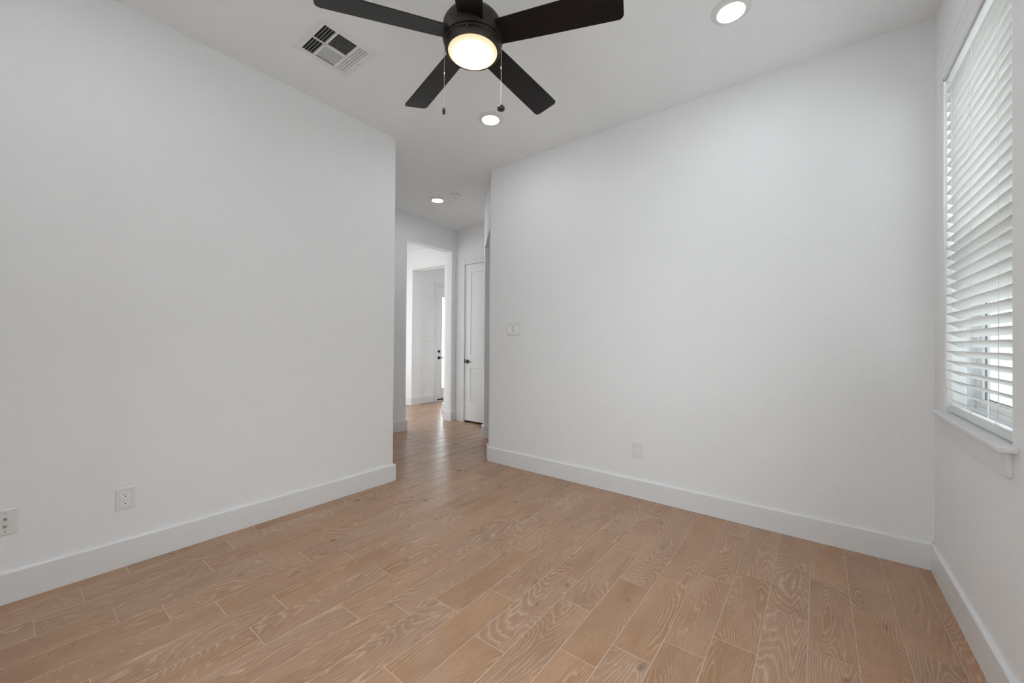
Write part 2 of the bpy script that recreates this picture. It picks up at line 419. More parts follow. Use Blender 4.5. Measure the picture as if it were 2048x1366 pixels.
mb.box((-7.72, 1.90, 0), (XD2, 2.02, 0.30)); mb.box((-7.72, 1.90, 2.70), (XD2, 2.02, H)); mb.box((-7.72, 1.90, 0.30), (-5.82, 2.02, 2.70)); mb.box((-5.42, 1.90, 0.30), (XD2, 2.02, 2.70))  # unseen opening in this wall, added to send daylight into entry and hall
mb.build('wall_living', W, kind='structure')
# ceiling slab
mb = MB(); mb.box((-7.72, YR-0.15, H), (XC+0.2, 7.22, H+0.15)); mb.build('ceiling', M['ceil'], kind='structure')

# ------------------------------------------------------------------ floor of wood-look tiles
PW, PL, GAP, XE = 0.15702, 0.6035, 0.0046, 0.4445
offs = [2.840, 2.437, 2.602, 2.798, 2.433, 2.887, 2.131, 2.588, 2.862, 2.430, 2.100, 2.487, 2.343, 2.790, 2.474, 2.624,
        2.439, 2.280, 2.138, 1.912, 2.066, 1.637, 2.30, 2.61, 2.16, 2.43, 2.02, 2.29, 2.57, 2.12, 2.40]
def clipadd(vs, fs, uvs, rds, x0, x1, y0, y1, yb, flip):
    r = (random.random(), random.random()); o = len(vs); c = 0.0007; zt, zb = 0.0, -0.0016
    vs += [(x0+c, y0+c, zt), (x1-c, y0+c, zt), (x1-c, y1-c, zt), (x0+c, y1-c, zt), (x0, y0, zb), (x1, y0, zb), (x1, y1, zb), (x0, y1, zb)]
    F = [(0,1,2,3), (4,5,1,0), (5,6,2,1), (6,7,3,2), (7,4,0,3)]
    for f in F:
        fs.append(tuple(i+o for i in f))
        for i in f:
            x, y, _ = vs[o+i]; u = x-x0; v = y-yb
            uvs.append((-u, -v) if flip else (u, v)); rds.append(r)
vs, fs, uvs, rds = [], [], [], []
FX0, FX1, FY0, FY1 = -7.62, XC, YR, 7.10
for k in range(-1, 53):
    xr = XE-PW*k-GAP/2; xl = xr-PW+GAP
    xl, xr = max(xl, FX0), min(xr, FX1)
    if xr-xl < 0.004: continue
    o_ = 2.651 if k < 0 else (offs[k] if k < len(offs) else 2.0+((k*0.2173) % 0.6035))
    j0 = math.floor((FY0-o_)/PL)
    for j in range(j0, j0+15):
        yb = o_+PL*j; y0 = max(yb+GAP/2, FY0); y1 = min(yb+PL-GAP/2, FY1)
        if y1-y0 < 0.006: continue
        clipadd(vs, fs, uvs, rds, xl, xr, y0, y1, yb, random.random() < 0.5)
nt_ = len(fs)
o_ = len(vs)
vs += [(FX0-.1, FY0-.15, -0.0016), (FX1+.2, FY0-.15, -0.0016), (FX1+.2, FY1+.12, -0.0016), (FX0-.1, FY1+.12, -0.0016),
       (FX0-.1, FY0-.15, -0.12), (FX1+.2, FY0-.15, -0.12), (FX1+.2, FY1+.12, -0.12), (FX0-.1, FY1+.12, -0.12)]
for f in [(0,1,2,3), (7,6,5,4), (4,5,1,0), (5,6,2,1), (6,7,3,2), (7,4,0,3)]:
    fs.append(tuple(i+o_ for i in f)); uvs += [(0, 0)]*4; rds += [(0, 0)]*4
me = bpy.data.meshes.new('floor'); me.from_pydata(vs, [], fs)
me.materials.append(M['tile']); me.materials.append(M['grout'])
me.polygons.foreach_set('material_index', [0 if i < nt_ else 1 for i in range(len(fs))])
ua = me.uv_layers.new(name='tile'); ua.data.foreach_set('uv', [c for p in uvs for c in p])
ub = me.uv_layers.new(name='rand'); ub.data.foreach_set('uv', [c for p in rds for c in p])
me.update(); fo = bpy.data.objects.new('floor', me); C.objects.link(fo); fo['kind'] = 'structure'

# ------------------------------------------------------------------ baseboards
BH, BT = 0.145, 0.016
def sweep(name, path, prof, mat, side=1, kind='structure', parent=None):
    """path: 2D wall points; prof: closed list of (offset from wall, z); side +1 = room on the left of travel"""
    P = [Vector(p) for p in path]; n = len(P); mb = MB(); vs = []
    for i, p in enumerate(P):
        def nrm(a, b): d = (b-a).normalized(); return Vector((-d.y, d.x))*side
        if i == 0: m = nrm(P[0], P[1])
        elif i == n-1: m = nrm(P[-2], P[-1])
        else:
            a, b = nrm(P[i-1], p), nrm(p, P[i+1]); m = (a+b)/(1+a.dot(b))
        for (t, z) in prof: vs.append((p.x+m.x*t, p.y+m.y*t, z))
    k = len(prof); fs = [(i*k+j, i*k+(j+1) % k, (i+1)*k+(j+1) % k, (i+1)*k+j) for i in range(n-1) for j in range(k)]
    fs += [tuple(range(k)), tuple((n-1)*k+j for j in range(k))]
    mb.add(vs, fs); return mb.build(name, mat, kind=kind, parent=parent)
BP = [(0, 0), (BT, 0), (BT, BH-0.007), (BT-0.003, BH-0.002), (BT-0.007, BH), (0, BH)]
T = M['trim']
sweep('baseboard_left', [(XA, YR), (XA, YA), (XD, YA), (XD, DY0), (XD2, DY0), (XD2, 2.02)], BP, T, -1)
sweep('baseboard_back', [(XC, YB), tuple(P0), tuple(K), tuple(K+nF*TF)], BP, T, 1)
sweep('baseboard_right', [(XC, YB), (XC, YR)], BP, T, -1)
sweep('baseboard_rear', [(XA, YR), (XC, YR)], BP, T, 1)
sweep('baseboard_diagonal', [tuple(JB), tuple(J), tuple(P1), (P1.x, YE-0.02)], BP, T, 1)
sweep('baseboard_hall', [(EX0-0.075, YE), (XD, YE), (XD, DY1), (XD2, DY1), (XD2, YG), (GX1, YG), (GX1, YG2), (XD2, YG2)], BP, T, 1)
sweep('baseboard_entry', [(-7.60, YG), (GX0, YG), (GX0, YG2), (XH, YG2), (XH, HY0-0.08)], BP, T, -1)

# ------------------------------------------------------------------ casings and doors
def casing(name, boxes):
    mb = MB()
    for a, b in boxes: mb.box(a, b, bev=0.003)
    return mb.build(name, T, kind='structure')
cw = 0.089
casing('trim_1', [((EX0-cw+0.018, YE-0.018, 0), (EX0+0.018, YE, EZ-0.018+cw)), ((EX1-0.018, YE-0.018, 0), (EX1-0.018+cw-0.0, YE, EZ-0.018+cw)),
                  ((EX0+0.018, YE-0.018, EZ-0.018), (EX1-0.018, YE, EZ-0.018+cw)),
                  ((EX0, YE, 0), (EX0+0.016, YE+0.12, EZ)), ((EX1-0.016, YE, 0), (EX1, YE+0.12, EZ)), ((EX0, YE, EZ-0.016), (EX1, YE+0.12, EZ))])
def panel_door(name, w, h, t, panels, mat, rail=0.004):
    """door in local coords: x 0..w, z 0..h, front face at y=0 facing -y, with recessed panels"""
    mb = MB(); rec = 0.009; sl = 0.012
    xs = sorted({0, w} | {p[0] for p in panels} | {p[1] for p in panels}); zs = sorted({0, h} | {p[2] for p in panels} | {p[3] for p in panels})
    inside = lambda x, z: any(p[0] < x < p[1] and p[2] < z < p[3] for p in panels)
    for y, s in ((0, 1), (t, -1)):
        for i in range(len(xs)-1):
            for j in range(len(zs)-1):
                if inside((xs[i]+xs[i+1])/2, (zs[j]+zs[j+1])/2): continue
                mb.add([(xs[i], y, zs[j]), (xs[i+1], y, zs[j]), (xs[i+1], y, zs[j+1]), (xs[i], y, zs[j+1])], [(0, 1, 2, 3)])
        for x0, x1, z0, z1 in panels:
            a = [(x0, y, z0), (x1, y, z0), (x1, y, z1), (x0, y, z1)]
            b = [(x0+.003, y+s*rec, z0+.003), (x1-.003, y+s*rec, z0+.003), (x1-.003, y+s*rec, z1-.003), (x0+.003, y+s*rec, z1-.003)]
            c = [(x0+sl, y+s*rec, z0+sl), (x1-sl, y+s*rec, z0+sl), (x1-sl, y+s*rec, z1-sl), (x0+sl, y+s*rec, z1-sl)]
            mb.add(a+b+c, [(0,1,5,4),(1,2,6,5),(2,3,7,6),(3,0,4,7),(4,5,9,8),(5,6,10,9),(6,7,11,10),(7,4,8,11),(8,9,10,11)])
    mb.add([(0,0,0),(w,0,0),(w,0,h),(0,0,h),(0,t,0),(w,t,0),(w,t,h),(0,t,h)], [(0,1,5,4),(1,2,6,5),(2,3,7,6),(3,0,4,7)])
    return mb
def lever(parent, x, z, direction=1):
    """black lever set on the front (y=0) face"""
    mb = MB(); mb.lathe([(0.0, -0.010), (0.030, -0.010), (0.033, -0.006), (0.033, 0.0)], (x, 0, z), 28, axis='y')
    mb.lathe([(0.012, -0.045), (0.011, -0.010)], (x, 0, z), 16, axis='y', cap0=True)
    mb.tube([(x-0.008*direction, -0.047, z), (x+0.02*direction, -0.048, z+0.001), (x+0.06*direction, -0.050, z+0.003), (x+0.105*direction, -0.047, z+0.001)], 0.0085, 12)
    o = mb.build('door_handle', M['black'], parent=parent, smooth=True); o['label'] = 'black lever handle'; return o
# hall door
hd = empty('door_1', (EX0+0.018, YE+0.004, 0.027), kind='structure')
hw, hh = (EX1-EX0)-0.036, 2.413
panel_door('leaf', hw, hh, 0.035, [(0.120, hw-0.120, 1.012, hh-0.128), (0.120, hw-0.120, 0.300, 0.812)], None).build('door_leaf', M['door'], parent=hd)
lever(hd, 0.062, 0.910)
mb = MB(); mb.box((0.002, 0.004, -0.023), (hw-0.002, 0.030, 0.0)); mb.build('sweep_gap_strip', M['black'], parent=hd)  # black strip put in so the gap under the leaf reads dark
mb = MB(); mb.box((-0.006, -0.001, 0.880), (0.010, -0.0035, 0.955), bev=0.0008); mb.box((-0.008, -0.006, 0.893), (0.000, 0.006, 0.940), bev=0.0008)
mb.build('latch_plate', M['black'], parent=hd)
# front door, in the far wall of the foyer (its front face turned towards +x)
fd = empty('door_2', (XH-0.012, HY0+0.018, 0.040), (0, 0, R(90)), kind='structure')
fw, fh = (HY1-HY0)-0.036, 2.372
mb = MB(); gx0, gx1, gz0, gz1 = 0.142, fw-0.128, 0.224, fh-0.205
t = 0.044
mb.box((0, 0, 0), (gx0, t, fh)); mb.box((gx1, 0, 0), (fw, t, fh)); mb.box((gx0, 0, 0), (gx1, t, gz0)); mb.box((gx0, 0, gz1), (gx1, t, fh))
mb.build('door_leaf', M['door'], parent=fd)
mb = MB(); b_ = 0.022
mb.box((gx0-b_, -0.010, gz0-b_), (gx0, 0, gz1+b_)); mb.box((gx1, -0.010, gz0-b_), (gx1+b_, 0, gz1+b_)); mb.box((gx0, -0.010, gz0-b_), (gx1, 0, gz0)); mb.box((gx0, -0.010, gz1), (gx1, 0, gz1+b_))
mb.build('glass_bead', M['door'], parent=fd)
mb = MB(); mb.box((gx0, 0.018, gz0), (gx1, 0.024, gz1)); mb.build('door_glass', M['glass'], parent=fd)
lever(fd, 0.062, 0.868)
mb = MB(); mb.lathe([(0.0, -0.022), (0.022, -0.022), (0.030, -0.008), (0.031, 0.0)], (0.062, 0, 1.005), 28, axis='y'); mb.build('deadbolt', M['black'], parent=fd, smooth=True)
mb = MB(); mb.box((-0.012, -0.004, -0.034), (fw+0.01, 0.06, -0.004)); mb.build('sweep_gap_strip', M['black'], parent=fd)
mb = MB()
def ybox(m_, y0, y1, z0, z1, x0=XH, x1=XH+0.018): m_.box((x0, y0, z0), (x1, y1, z1), bev=0.003)
ybox(mb, HY0-0.071, HY0+0.018, 0, HZ-0.018+cw); ybox(mb, HY1-0.018, HY1+0.071, 0, HZ-0.018+cw); ybox(mb, HY0+0.018, HY1-0.018, HZ-0.018, HZ-0.018+cw)
mb.box((XH-0.2, HY0, 0), (XH, HY0+0.016, HZ)); mb.box((XH-0.2, HY1-0.016, 0), (XH, HY1, HZ)); mb.box((XH-0.2, HY0, HZ-0.016), (XH, HY1, HZ))
mb.build('trim_2', T, kind='structure')

# ------------------------------------------------------------------ the window
win = empty('window_1', (XC, (WY0+WY1)/2, WZ0), kind='structure')
def wbuild(mb, name, mat, **k):
    o = mb.build(name, mat, **k); o.parent = win; o.matrix_parent_inverse = Matrix.Translation((-XC, -(WY0+WY1)/2, -WZ0)); return o
fx0, fx1 = XC+0.105, XC+0.175
ZM = 1.735                                    # meeting rail
mb = MB(); fwid = 0.035
mb.box((fx0, WY0, WZ0+0.02), (fx1, WY0+fwid, WZ1), bev=0.002); mb.box((fx0, WY1-fwid, WZ0+0.02), (fx1, WY1, WZ1), bev=0.002)
mb.box((fx0, WY0+fwid, WZ0+0.02), (fx1, WY1-fwid, WZ0+0.06), bev=0.002); mb.box((fx0, WY0+fwid, WZ1-fwid), (fx1, WY1-fwid, WZ1), bev=0.002)
wbuild(mb, 'window_frame', M['vinyl'])
def sash(x0, x1, z0, z1, name):
    y0, y1 = WY0+fwid, WY1-fwid; s = 0.036; mb = MB()
    mb.box((x0, y0, z0), (x1, y0+s, z1), bev=0.002); mb.box((x0, y1-s, z0), (x1, y1, z1), bev=0.002)
    mb.box((x0, y0+s, z0), (x1, y1-s, z0+s), bev=0.002); mb.box((x0, y0+s, z1-s), (x1, y1-s, z1), bev=0.002)
    o = wbuild(mb, name, M['vinyl']); xm = (x0+x1)/2; g = 0.006; mb = MB()
    for a, b in (((xm-g, y0+s, z0+s), (xm+g, y0+s+0.004, z1-s)), ((xm-g, y1-s-0.004, z0+s), (xm+g, y1-s, z1-s)), ((xm-g, y0+s, z0+s), (xm+g, y1-s, z0+s+0.004)), ((xm-g, y0+s, z1-s-0.004), (xm+g, y1-s, z1-s))): mb.box(a, b)
    q = wbuild(mb, 'gasket', M['gasket']); mb = MB(); mb.box((xm-0.003, y0+s, z0+s), (xm+0.003, y1-s, z1-s)); wbuild(mb, 'window_glass', M['glass'])
sash(fx0+0.034, fx0+0.060, ZM-0.02, WZ1-fwid, 'upper_sash')
sash(fx0+0.006, fx0+0.032, WZ0+0.06, ZM+0.02, 'lower_sash')
mb = MB(); mb.box((fx1-0.006, WY0+fwid, WZ0+0.06), (fx1-0.005, WY1-fwid, ZM)); wbuild(mb, 'insect_screen', M['screen'])
# stool and apron
ZS = 0.893; nx = 0.045
mb = MB(); mb.prism(roundpoly([(XC-nx, 1.985), (XC-nx, 2.945), (XC, 2.945), (XC, WY1), (fx0, WY1), (fx0, WY0), (XC, WY0), (XC, 1.985)], {0: 0.004, 1: 0.004}), ZS-0.019, ZS)
o = wbuild(mb, 'window_stool', T)
bv = o.modifiers.new('soft_edges', 'BEVEL'); bv.width = 0.005; bv.segments = 3; bv.limit_method = 'ANGLE'
mb = MB(); mb.box((XC-0.015, 2.030, 0.786), (XC, 2.915, ZS-0.019), bev=0.002); wbuild(mb, 'window_apron', T)

# rear window (behind the camera), added to bring daylight into the room
w2 = empty('added_window_2', ((RX0+RX1)/2, YR, RZ0), kind='structure')
def w2b(mb, name, mat):
    o = mb.build(name, mat); o.parent = w2; o.matrix_parent_inverse = Matrix.Translation((-(RX0+RX1)/2, -YR, -RZ0)); return o
mb = MB(); y0, y1 = YR-0.12, YR-0.06; xm = (RX0+RX1)/2
for a, b in (((RX0, y0, RZ0), (RX0+.05, y1, RZ1)), ((RX1-.05, y0, RZ0), (RX1, y1, RZ1)), ((xm-.04, y0, RZ0), (xm+.04, y1, RZ1)), ((RX0, y0, RZ0), (RX1, y1, RZ0+.05)), ((RX0, y0, RZ1-.05), (RX1, y1, RZ1)), ((RX0, y0, 1.73), (RX1, y1, 1.78))): mb.box(a, b)
w2b(mb, 'window_frame', M['vinyl'])
mb = MB(); mb.box((RX0+.05, y0+.028, RZ0+.05), (RX1-.05, y0+.032, RZ1-.05)); w2b(mb, 'window_glass', M['glass'])
w4 = empty('added_window_4', (XC, (NY0+NY1)/2, WZ0), kind='structure')  # out of frame, added so daylight reaches the left wall
mb = MB(); xa_, xb_ = XC+0.105, XC+0.165
for a, b in (((xa_, NY0, WZ0), (xb_, NY0+.06, WZ1)), ((xa_, NY1-.06, WZ0), (xb_, NY1, WZ1)), ((xa_, NY0, WZ0), (xb_, NY1, WZ0+.06)), ((xa_, NY0, WZ1-.06), (xb_, NY1, WZ1)), ((xa_, NY0, 1.70), (xb_, NY1, 1.76))): mb.box(a, b)
o = mb.build('window_frame', M['vinyl']); o.parent = w4; o.matrix_parent_inverse = Matrix.Translation((-XC, -(NY0+NY1)/2, -WZ0))
mb = MB(); mb.box((xa_+.028, NY0+.06, WZ0+.06), (xa_+.032, NY1-.06, WZ1-.06)); o = mb.build('window_glass', M['glass']); o.parent = w4; o.matrix_parent_inverse = Matrix.Translation((-XC, -(NY0+NY1)/2, -WZ0))
# unseen living room window, added to brighten the rooms beyond the hall
w3 = empty('added_window_3', (-7.66, 3.5, 0.45), kind='structure')
mb = MB()
for a, b in (((-7.69, 2.45, .45), (-7.63, 2.50, 2.65)), ((-7.69, 3.85, .45), (-7.63, 3.90, 2.65)), ((-7.69, 3.14, .45), (-7.63, 3.20, 2.65)), ((-7.69, 2.45, .45), (-7.63, 3.90, .50)), ((-7.69, 2.45, 2.60), (-7.63, 3.90, 2.65))): mb.box(a, b)
o = mb.build('window_frame', M['vinyl']); o.parent = w3; o.matrix_parent_inverse = Matrix.Translation((7.66, -3.5, -0.45))
mb = MB(); mb.box((-7.662, 2.50, .50), (-7.658, 3.85, 2.60)); o = mb.build('window_glass', M['glass']); o.parent = w3; o.matrix_parent_inverse = Matrix.Translation((7.66, -3.5, -0.45))

# ------------------------------------------------------------------ outside
mb = MB(); mb.box((-30, -30, -0.40), (30, 30, -0.16)); o = mb.build('ground', M['soil'], kind='structure')
nb = empty('neighbouring_house', (4.0, 6.0, -0.16), label='pale grey sided house seen through the gaps of the window blind', cat='house')
mb = MB(); yy0, yy1 = -9.0, 23.0
prof = []
zz = 0.0
while zz < 3.0: prof += [(0.0, zz), (-0.012, zz)]; zz += 0.15
mbv = []
for k in range(20):
    z0 = k*0.15; mb.add([(0-0.014, yy0, z0), (0-0.014, yy1, z0), (0, yy1, z0+0.15), (0, yy0, z0+0.15), (0, yy0, z0), (0, yy1, z0)], [(0, 1, 2, 3), (0, 4, 5, 1)])
mb.box((0.0, yy0, 0), (0.2, yy1, 3.0))
o = mb.build('wall_siding', M['siding'], parent=nb)
mb = MB(); mb.prism([(-0.4, 3.0), (4.0, 5.2), (4.0, 3.0)], yy0, yy1)
mb.v = [(x, z, y) for x, y, z in mb.v]; mb.build('roof', simple('grey_shingle_roof', (0.2, 0.2, 0.2), 0.9, var=0.2, bscale=8), parent=nb)

# ------------------------------------------------------------------ window blind
bl = empty('window_blind', (XC+0.025, (WY0+WY1)/2, ZS), label='white slatted blind hanging in the window of the right wall', cat='blind')
def bb(mb, name, mat, **k):
    lb = k.pop('label', None)
    o = mb.build(name, mat, **k); o.parent = bl; o.matrix_parent_inverse = Matrix.Translation((-(XC+0.025), -(WY0+WY1)/2, -ZS))
    if lb: o['label'] = lb
    return o
SY0, SY1 = WY0+0.010, 2.886
xf = XC+0.002; th = R(31); SW = 0.050; SP = 0.0462
mb = MB()
slat_z = [2.351+SP*n for n in range(-30, 4)]
for z in slat_z:
    # slightly crowned slat: room edge high, outer edge low
    pr = []
    for k in range(7):
        s = k/6; cx_ = s*SW; cy_ = 0.0016*math.sin(math.pi*s)
        pr.append((xf+cx_*math.cos(th)+cy_*math.sin(th), z-cx_*math.sin(th)+cy_*math.cos(th)))
    lo = [(a-0.0024*math.sin(th), b-0.0024*math.cos(th)) for a, b in pr]
    loop = pr+list(reversed(lo)); n = len(loop)
    v = [(a, SY0, b) for a, b in loop]+[(a, SY1, b) for a, b in loop]
    mb.add(v, [tuple(range(n)), tuple(range(n, 2*n))]+[(i, (i+1) % n, n+(i+1) % n, n+i) for i in range(n)])
bb(mb, 'slats', M['slat'], smooth=True)
mb = MB(); mb.box((xf, SY0, 0.901), (xf+0.050, SY1, 0.922), bev=0.003); bb(mb, 'bottom_rail', M['slat'])
mb = MB(); mb.box((XC, SY0, 2.540), (xf+0.055, SY1, 2.600), bev=0.001); bb(mb, 'head_rail', M['trim'])
# crown profiled valance with mitred returns
vp = [(0, 0), (0.012, 0), (0.014, 0.008), (0.015, 0.040), (0.022, 0.050), (0.024, 0.062), (0.031, 0.070), (0.031, 0.080), (0, 0.080)]
mb = MB(); ZV = 2.552
path = [(XC, 2.925), (XC-0.001, 2.925), (XC-0.001, 2.035), (XC, 2.035)]
vs2 = []
for (px, py, sx, sy) in ((XC, 2.910, 0, 1), (XC-0.0005, 2.910, -1, 1), (XC-0.0005, 2.045, -1, -1), (XC, 2.045, 0, -1)):
    for t_, z_ in vp: vs2.append((px+sx*t_, py+sy*t_, ZV+z_))
k = len(vp)
mb.add(vs2, [(i*k+j, i*k+(j+1) % k, (i+1)*k+(j+1) % k, (i+1)*k+j) for i in range(3) for j in range(k)]+[tuple(range(k)), tuple(3*k+j for j in range(k))])
bb(mb, 'valance', T)
# ladder cords: front and back string per ladder
for yc in (2.790, 2.480, 2.165):
    for xs, r_ in ((xf-0.0015, 0.0010), (xf+0.0455, 0.0013)):
        mb = MB(); mb.tube([(xs, yc, 0.922), (xs, yc, 1.6), (xs, yc, 2.548)], r_, 6); bb(mb, 'ladder_cord', M['cord'], smooth=True)
mb = MB(); mb.tube([(xf-0.008, 2.873, 2.540), (xf-0.010, 2.872, 2.1), (xf-0.008, 2.872, 1.690)], 0.0045, 6)
bb(mb, 'tilt_wand', M['plastic2'], label='slim white tilt wand')
mb = MB(); mb.tube([(xf-0.001, 2.855, 2.562), (xf-0.012, 2.862, 2.560), (xf-0.012, 2.870, 2.548), (xf-0.008, 2.873, 2.535)], 0.0018, 6); bb(mb, 'wand_hook', M['screw'])
for yc in (2.44, 2.16):
    mb = MB(); mb.tube([(xf-0.003, yc, 0.99), (xf-0.006, yc-0.004, 0.965), (xf-0.008, yc+0.006, 0.945), (xf-0.007, yc+0.016, 0.930), (xf-0.004, yc+0.010, 0.915)], 0.0012, 6); bb(mb, 'cord_end', M['cord'])

# ------------------------------------------------------------------ ceiling fan
FC = Vector((-1.228, 1.288, 0.0)); ZBL = 2.590
fan = empty('ceiling_fan', (FC.x, FC.y, H), label='dark bronze five-blade ceiling fan with a lit frosted bowl and two pull chains', cat='ceiling fan')
def fb(mb, name, mat, z0=0, lb=None, **k):
    o = mb.build(name, mat, parent=fan, **k)
    o.matrix_parent_inverse = Matrix.Identity(4)
    if lb: o['label'] = lb
    return o
z = lambda a: a-H
mb = MB(); mb.lathe([(0.068, z(3.030)), (0.068, z(3.000)), (0.060, z(2.975)), (0.035, z(2.958)), (0.014, z(2.955))], seg=40, cap0=True); fb(mb, 'canopy', M['bronze'], smooth=True)
mb = MB(); mb.lathe([(0.0125, z(2.960)), (0.0125, z(2.70))], seg=20); fb(mb, 'downrod', M['bronze'], smooth=True)
mb = MB(); mb.lathe([(0.0125, z(2.735)), (0.030, z(2.730)), (0.034, z(2.700)), (0.075, z(2.682)), (0.118, z(2.662)), (0.1325, z(2.640)), (0.135, z(2.625)), (0.135, z(2.600)), (0.134, z(2.572)), (0.131, z(2.5635)), (0.122, z(2.563))], seg=72)
fb(mb, 'motor_housing', M['bronze'], smooth=True)
mb = MB(); mb.lathe([(0.124, z(2.566)), (0.1275, z(2.562)), (0.1275, z(2.556)), (0.1245, z(2.553)), (0.1265, z(2.549)), (0.1262, z(2.538)), (0.1225, z(2.527)), (0.1165, z(2.521)), (0.110, z(2.523)), (0.109, z(2.530))], seg=72)
ft = fb(mb, 'light_fitter', M['bronze'], smooth=True)
for a in (62, 182, 302):
    s = MB(); c = Vector((0.1262*math.cos(R(a)), 0.1262*math.sin(R(a)), z(2.543))); d = Vector((math.cos(R(a)), math.sin(R(a)), 0))
    s.tube([c, c+d*0.004], 0.0035, 10); q = s.build('screw', M['screw'], parent=ft)
mb = MB(); pr = [(0.0002, z(2.4965))]+[(0.110*math.sin(R(t_)), z(2.526-0.0295*math.cos(R(t_)))) for t_ in range(8, 91, 6)]+[(0.110, z(2.530))]
mb.lathe(pr, seg=72)
o = fb(mb, 'light_bowl', M['bowl'], smooth=True, lb='glowing frosted glass bowl')
# blades
def blade_mesh():
    r0, r1 = 0.112, 0.653; w0, w1 = 0.055, 0.0690; rc = 0.022; tk = 0.0055
    out = []
    out.append((r0, -w0)); n = 14
    for k in range(n+1):
        s = k/n; r_ = r0+(r1-rc-r0)*s; out.append((r_, -(w0+(w1-w0)*s**0.8)))
    for k in range(1, 8):
        a = -90+90*k/8; out.append((r1-rc+rc*math.cos(R(a)), -(w1-rc)+rc*math.sin(R(a))))
    for k in range(8):
        a = 90*k/8; out.append((r1-rc+rc*math.cos(R(a)), (w1-rc)+rc*math.sin(R(a))))
    for k in range(n+1):
        s = 1-k/n; r_ = r0+(r1-rc-r0)*s; out.append((r_, (w0+(w1-w0)*s**0.8)))
    out = out[1:]
    m = MB(); m.prism([(x, y) for x, y in out], -tk/2, tk/2); return m
bm_ = blade_mesh(); b0 = bm_.build('blade', M['blade'], parent=fan, smooth=False)
bv = b0.modifiers.new('edge', 'BEVEL'); bv.width = 0.0012; bv.segments = 2; bv.limit_method = 'ANGLE'
arm = MB(); arm.box((0.100, -0.022, 0.002), (0.215, 0.022, 0.006), bev=0.0015); arm.box((0.095, -0.018, 0.004), (0.135, 0.018, 0.014), bev=0.002)
a0 = arm.build('blade_iron', M['bronze'], parent=b0)
for k in range(5):
    if k == 0: b_ = b0
    else:
        b_ = b0.copy(); C.objects.link(b_); b_.parent = fan
        a_ = a0.copy(); C.objects.link(a_); a_.parent = b_
    b_.location = (0, 0, ZBL-H)
    b_.rotation_euler = Matrix(((1, 0, 0), (0, 1, 0), (0, 0, 1))).to_euler()
    b_.rotation_euler = (R(-13.6), 0, R(92.19+72*k))
# pull chains
for (cx_, cy_, ztop, zf, lbl) in ((-1.341, 1.221, 2.540, 2.268, 'fob_narrow'), (-1.110, 1.347, 2.538, 2.258, 'fob_round')):
    dx, dy = cx_-FC.x, cy_-FC.y; dn = math.hypot(dx, dy); ux, uy = dx/dn, dy/dn
    m = MB(); zz = ztop
    m.tube([(ux*0.118, uy*0.118, z(ztop+0.004)), (dx*0.985, dy*0.985, z(ztop+0.005)), (dx, dy, z(ztop))], 0.0022, 8)
    while zz > zf+0.018:
        m.lathe([(0.0002, 0.0011), (0.0010, 0.0008), (0.00135, 0), (0.0010, -0.0008), (0.0002, -0.0011)], (dx, dy, z(zz)), 6); zz -= 0.0036
    m.tube([(dx, dy, z(ztop)), (dx, dy, z(zf+0.012))], 0.0006, 5)
    m.tube([(dx, dy, z(ztop-0.095)), (dx, dy, z(ztop-0.105))], 0.0021, 8)
    ch = fb(m, 'pull_chain', M['chain'], smooth=True)
    m = MB()
    if lbl == 'fob_narrow':
        m.lathe([(0.0015, 0.016), (0.006, 0.013), (0.0085, 0.004), (0.009, -0.004), (0.0075, -0.012), (0.002, -0.016)], (0, 0, 0), 20, cap0=True, cap1=True)
        sc_ = (1, 0.7, 1)
    else:
        m.lathe([(0.002, 0.012), (0.011, 0.010), (0.0165, 0.004), (0.0175, -0.001), (0.0150, -0.008), (0.008, -0.012), (0.002, -0.013)], (0, 0, 0), 24, cap0=True, cap1=True)
        sc_ = (1, 1, 1)
    fo_ = m.build('pull_fob', M['fob'], parent=ch, smooth=True); fo_.location = (dx, dy, z(zf)); fo_.scale = sc_

# ------------------------------------------------------------------ recessed lights
def recessed(loc, label=None):
    o = empty('recessed_light', loc, label=label, cat='ceiling light', group='white recessed ceiling lights')
    return o
rp = [(0.0985, 0.0), (0.0985, -0.0025), (0.096, -0.005), (0.090, -0.006), (0.074, -0.013), (0.068, -0.0165), (0.066, -0.014)]
lp = [(0.0002, -0.0195), (0.03, -0.0190), (0.05, -0.0178), (0.0665, -0.0150)]
rl = []
r0_ = recessed((-2.084, 2.399, H), 'lit recessed light in the room ceiling just beyond the fan, behind its round pull fob')
mb = MB(); mb.lathe(rp, seg=56); t0_ = mb.build('trim_ring', M['plastic'], parent=r0_, smooth=True)
mb = MB(); mb.lathe(lp, seg=56); l0_ = mb.build('lens', M['lens'], parent=r0_, smooth=True); l0_['label'] = 'glowing white lens'
for loc, lb in (((-0.371, 2.399, H), 'largest lit recessed light, right of the fan near the top edge'),
                ((-3.793, 3.358, H), 'smallest lit recessed light, in the hall ceiling beside the smoke alarm'),
                ((-2.084, 0.177, H), 'lit recessed light on the near side of the fan, above the left wall outlet'),
                ((-0.371, 0.177, H), 'lit recessed light above the near end of the window wall'),
                ((-6.15, 3.60, H), 'added unseen recessed light in the living room beyond the hall opening')):  # unseen lamp added to brighten the foyer
    r_ = r0_.copy(); C.objects.link(r_); r_.location = loc; r_['label'] = lb
    for s in (t0_, l0_):
        c_ = s.copy(); C.objects.link(c_); c_.parent = r_

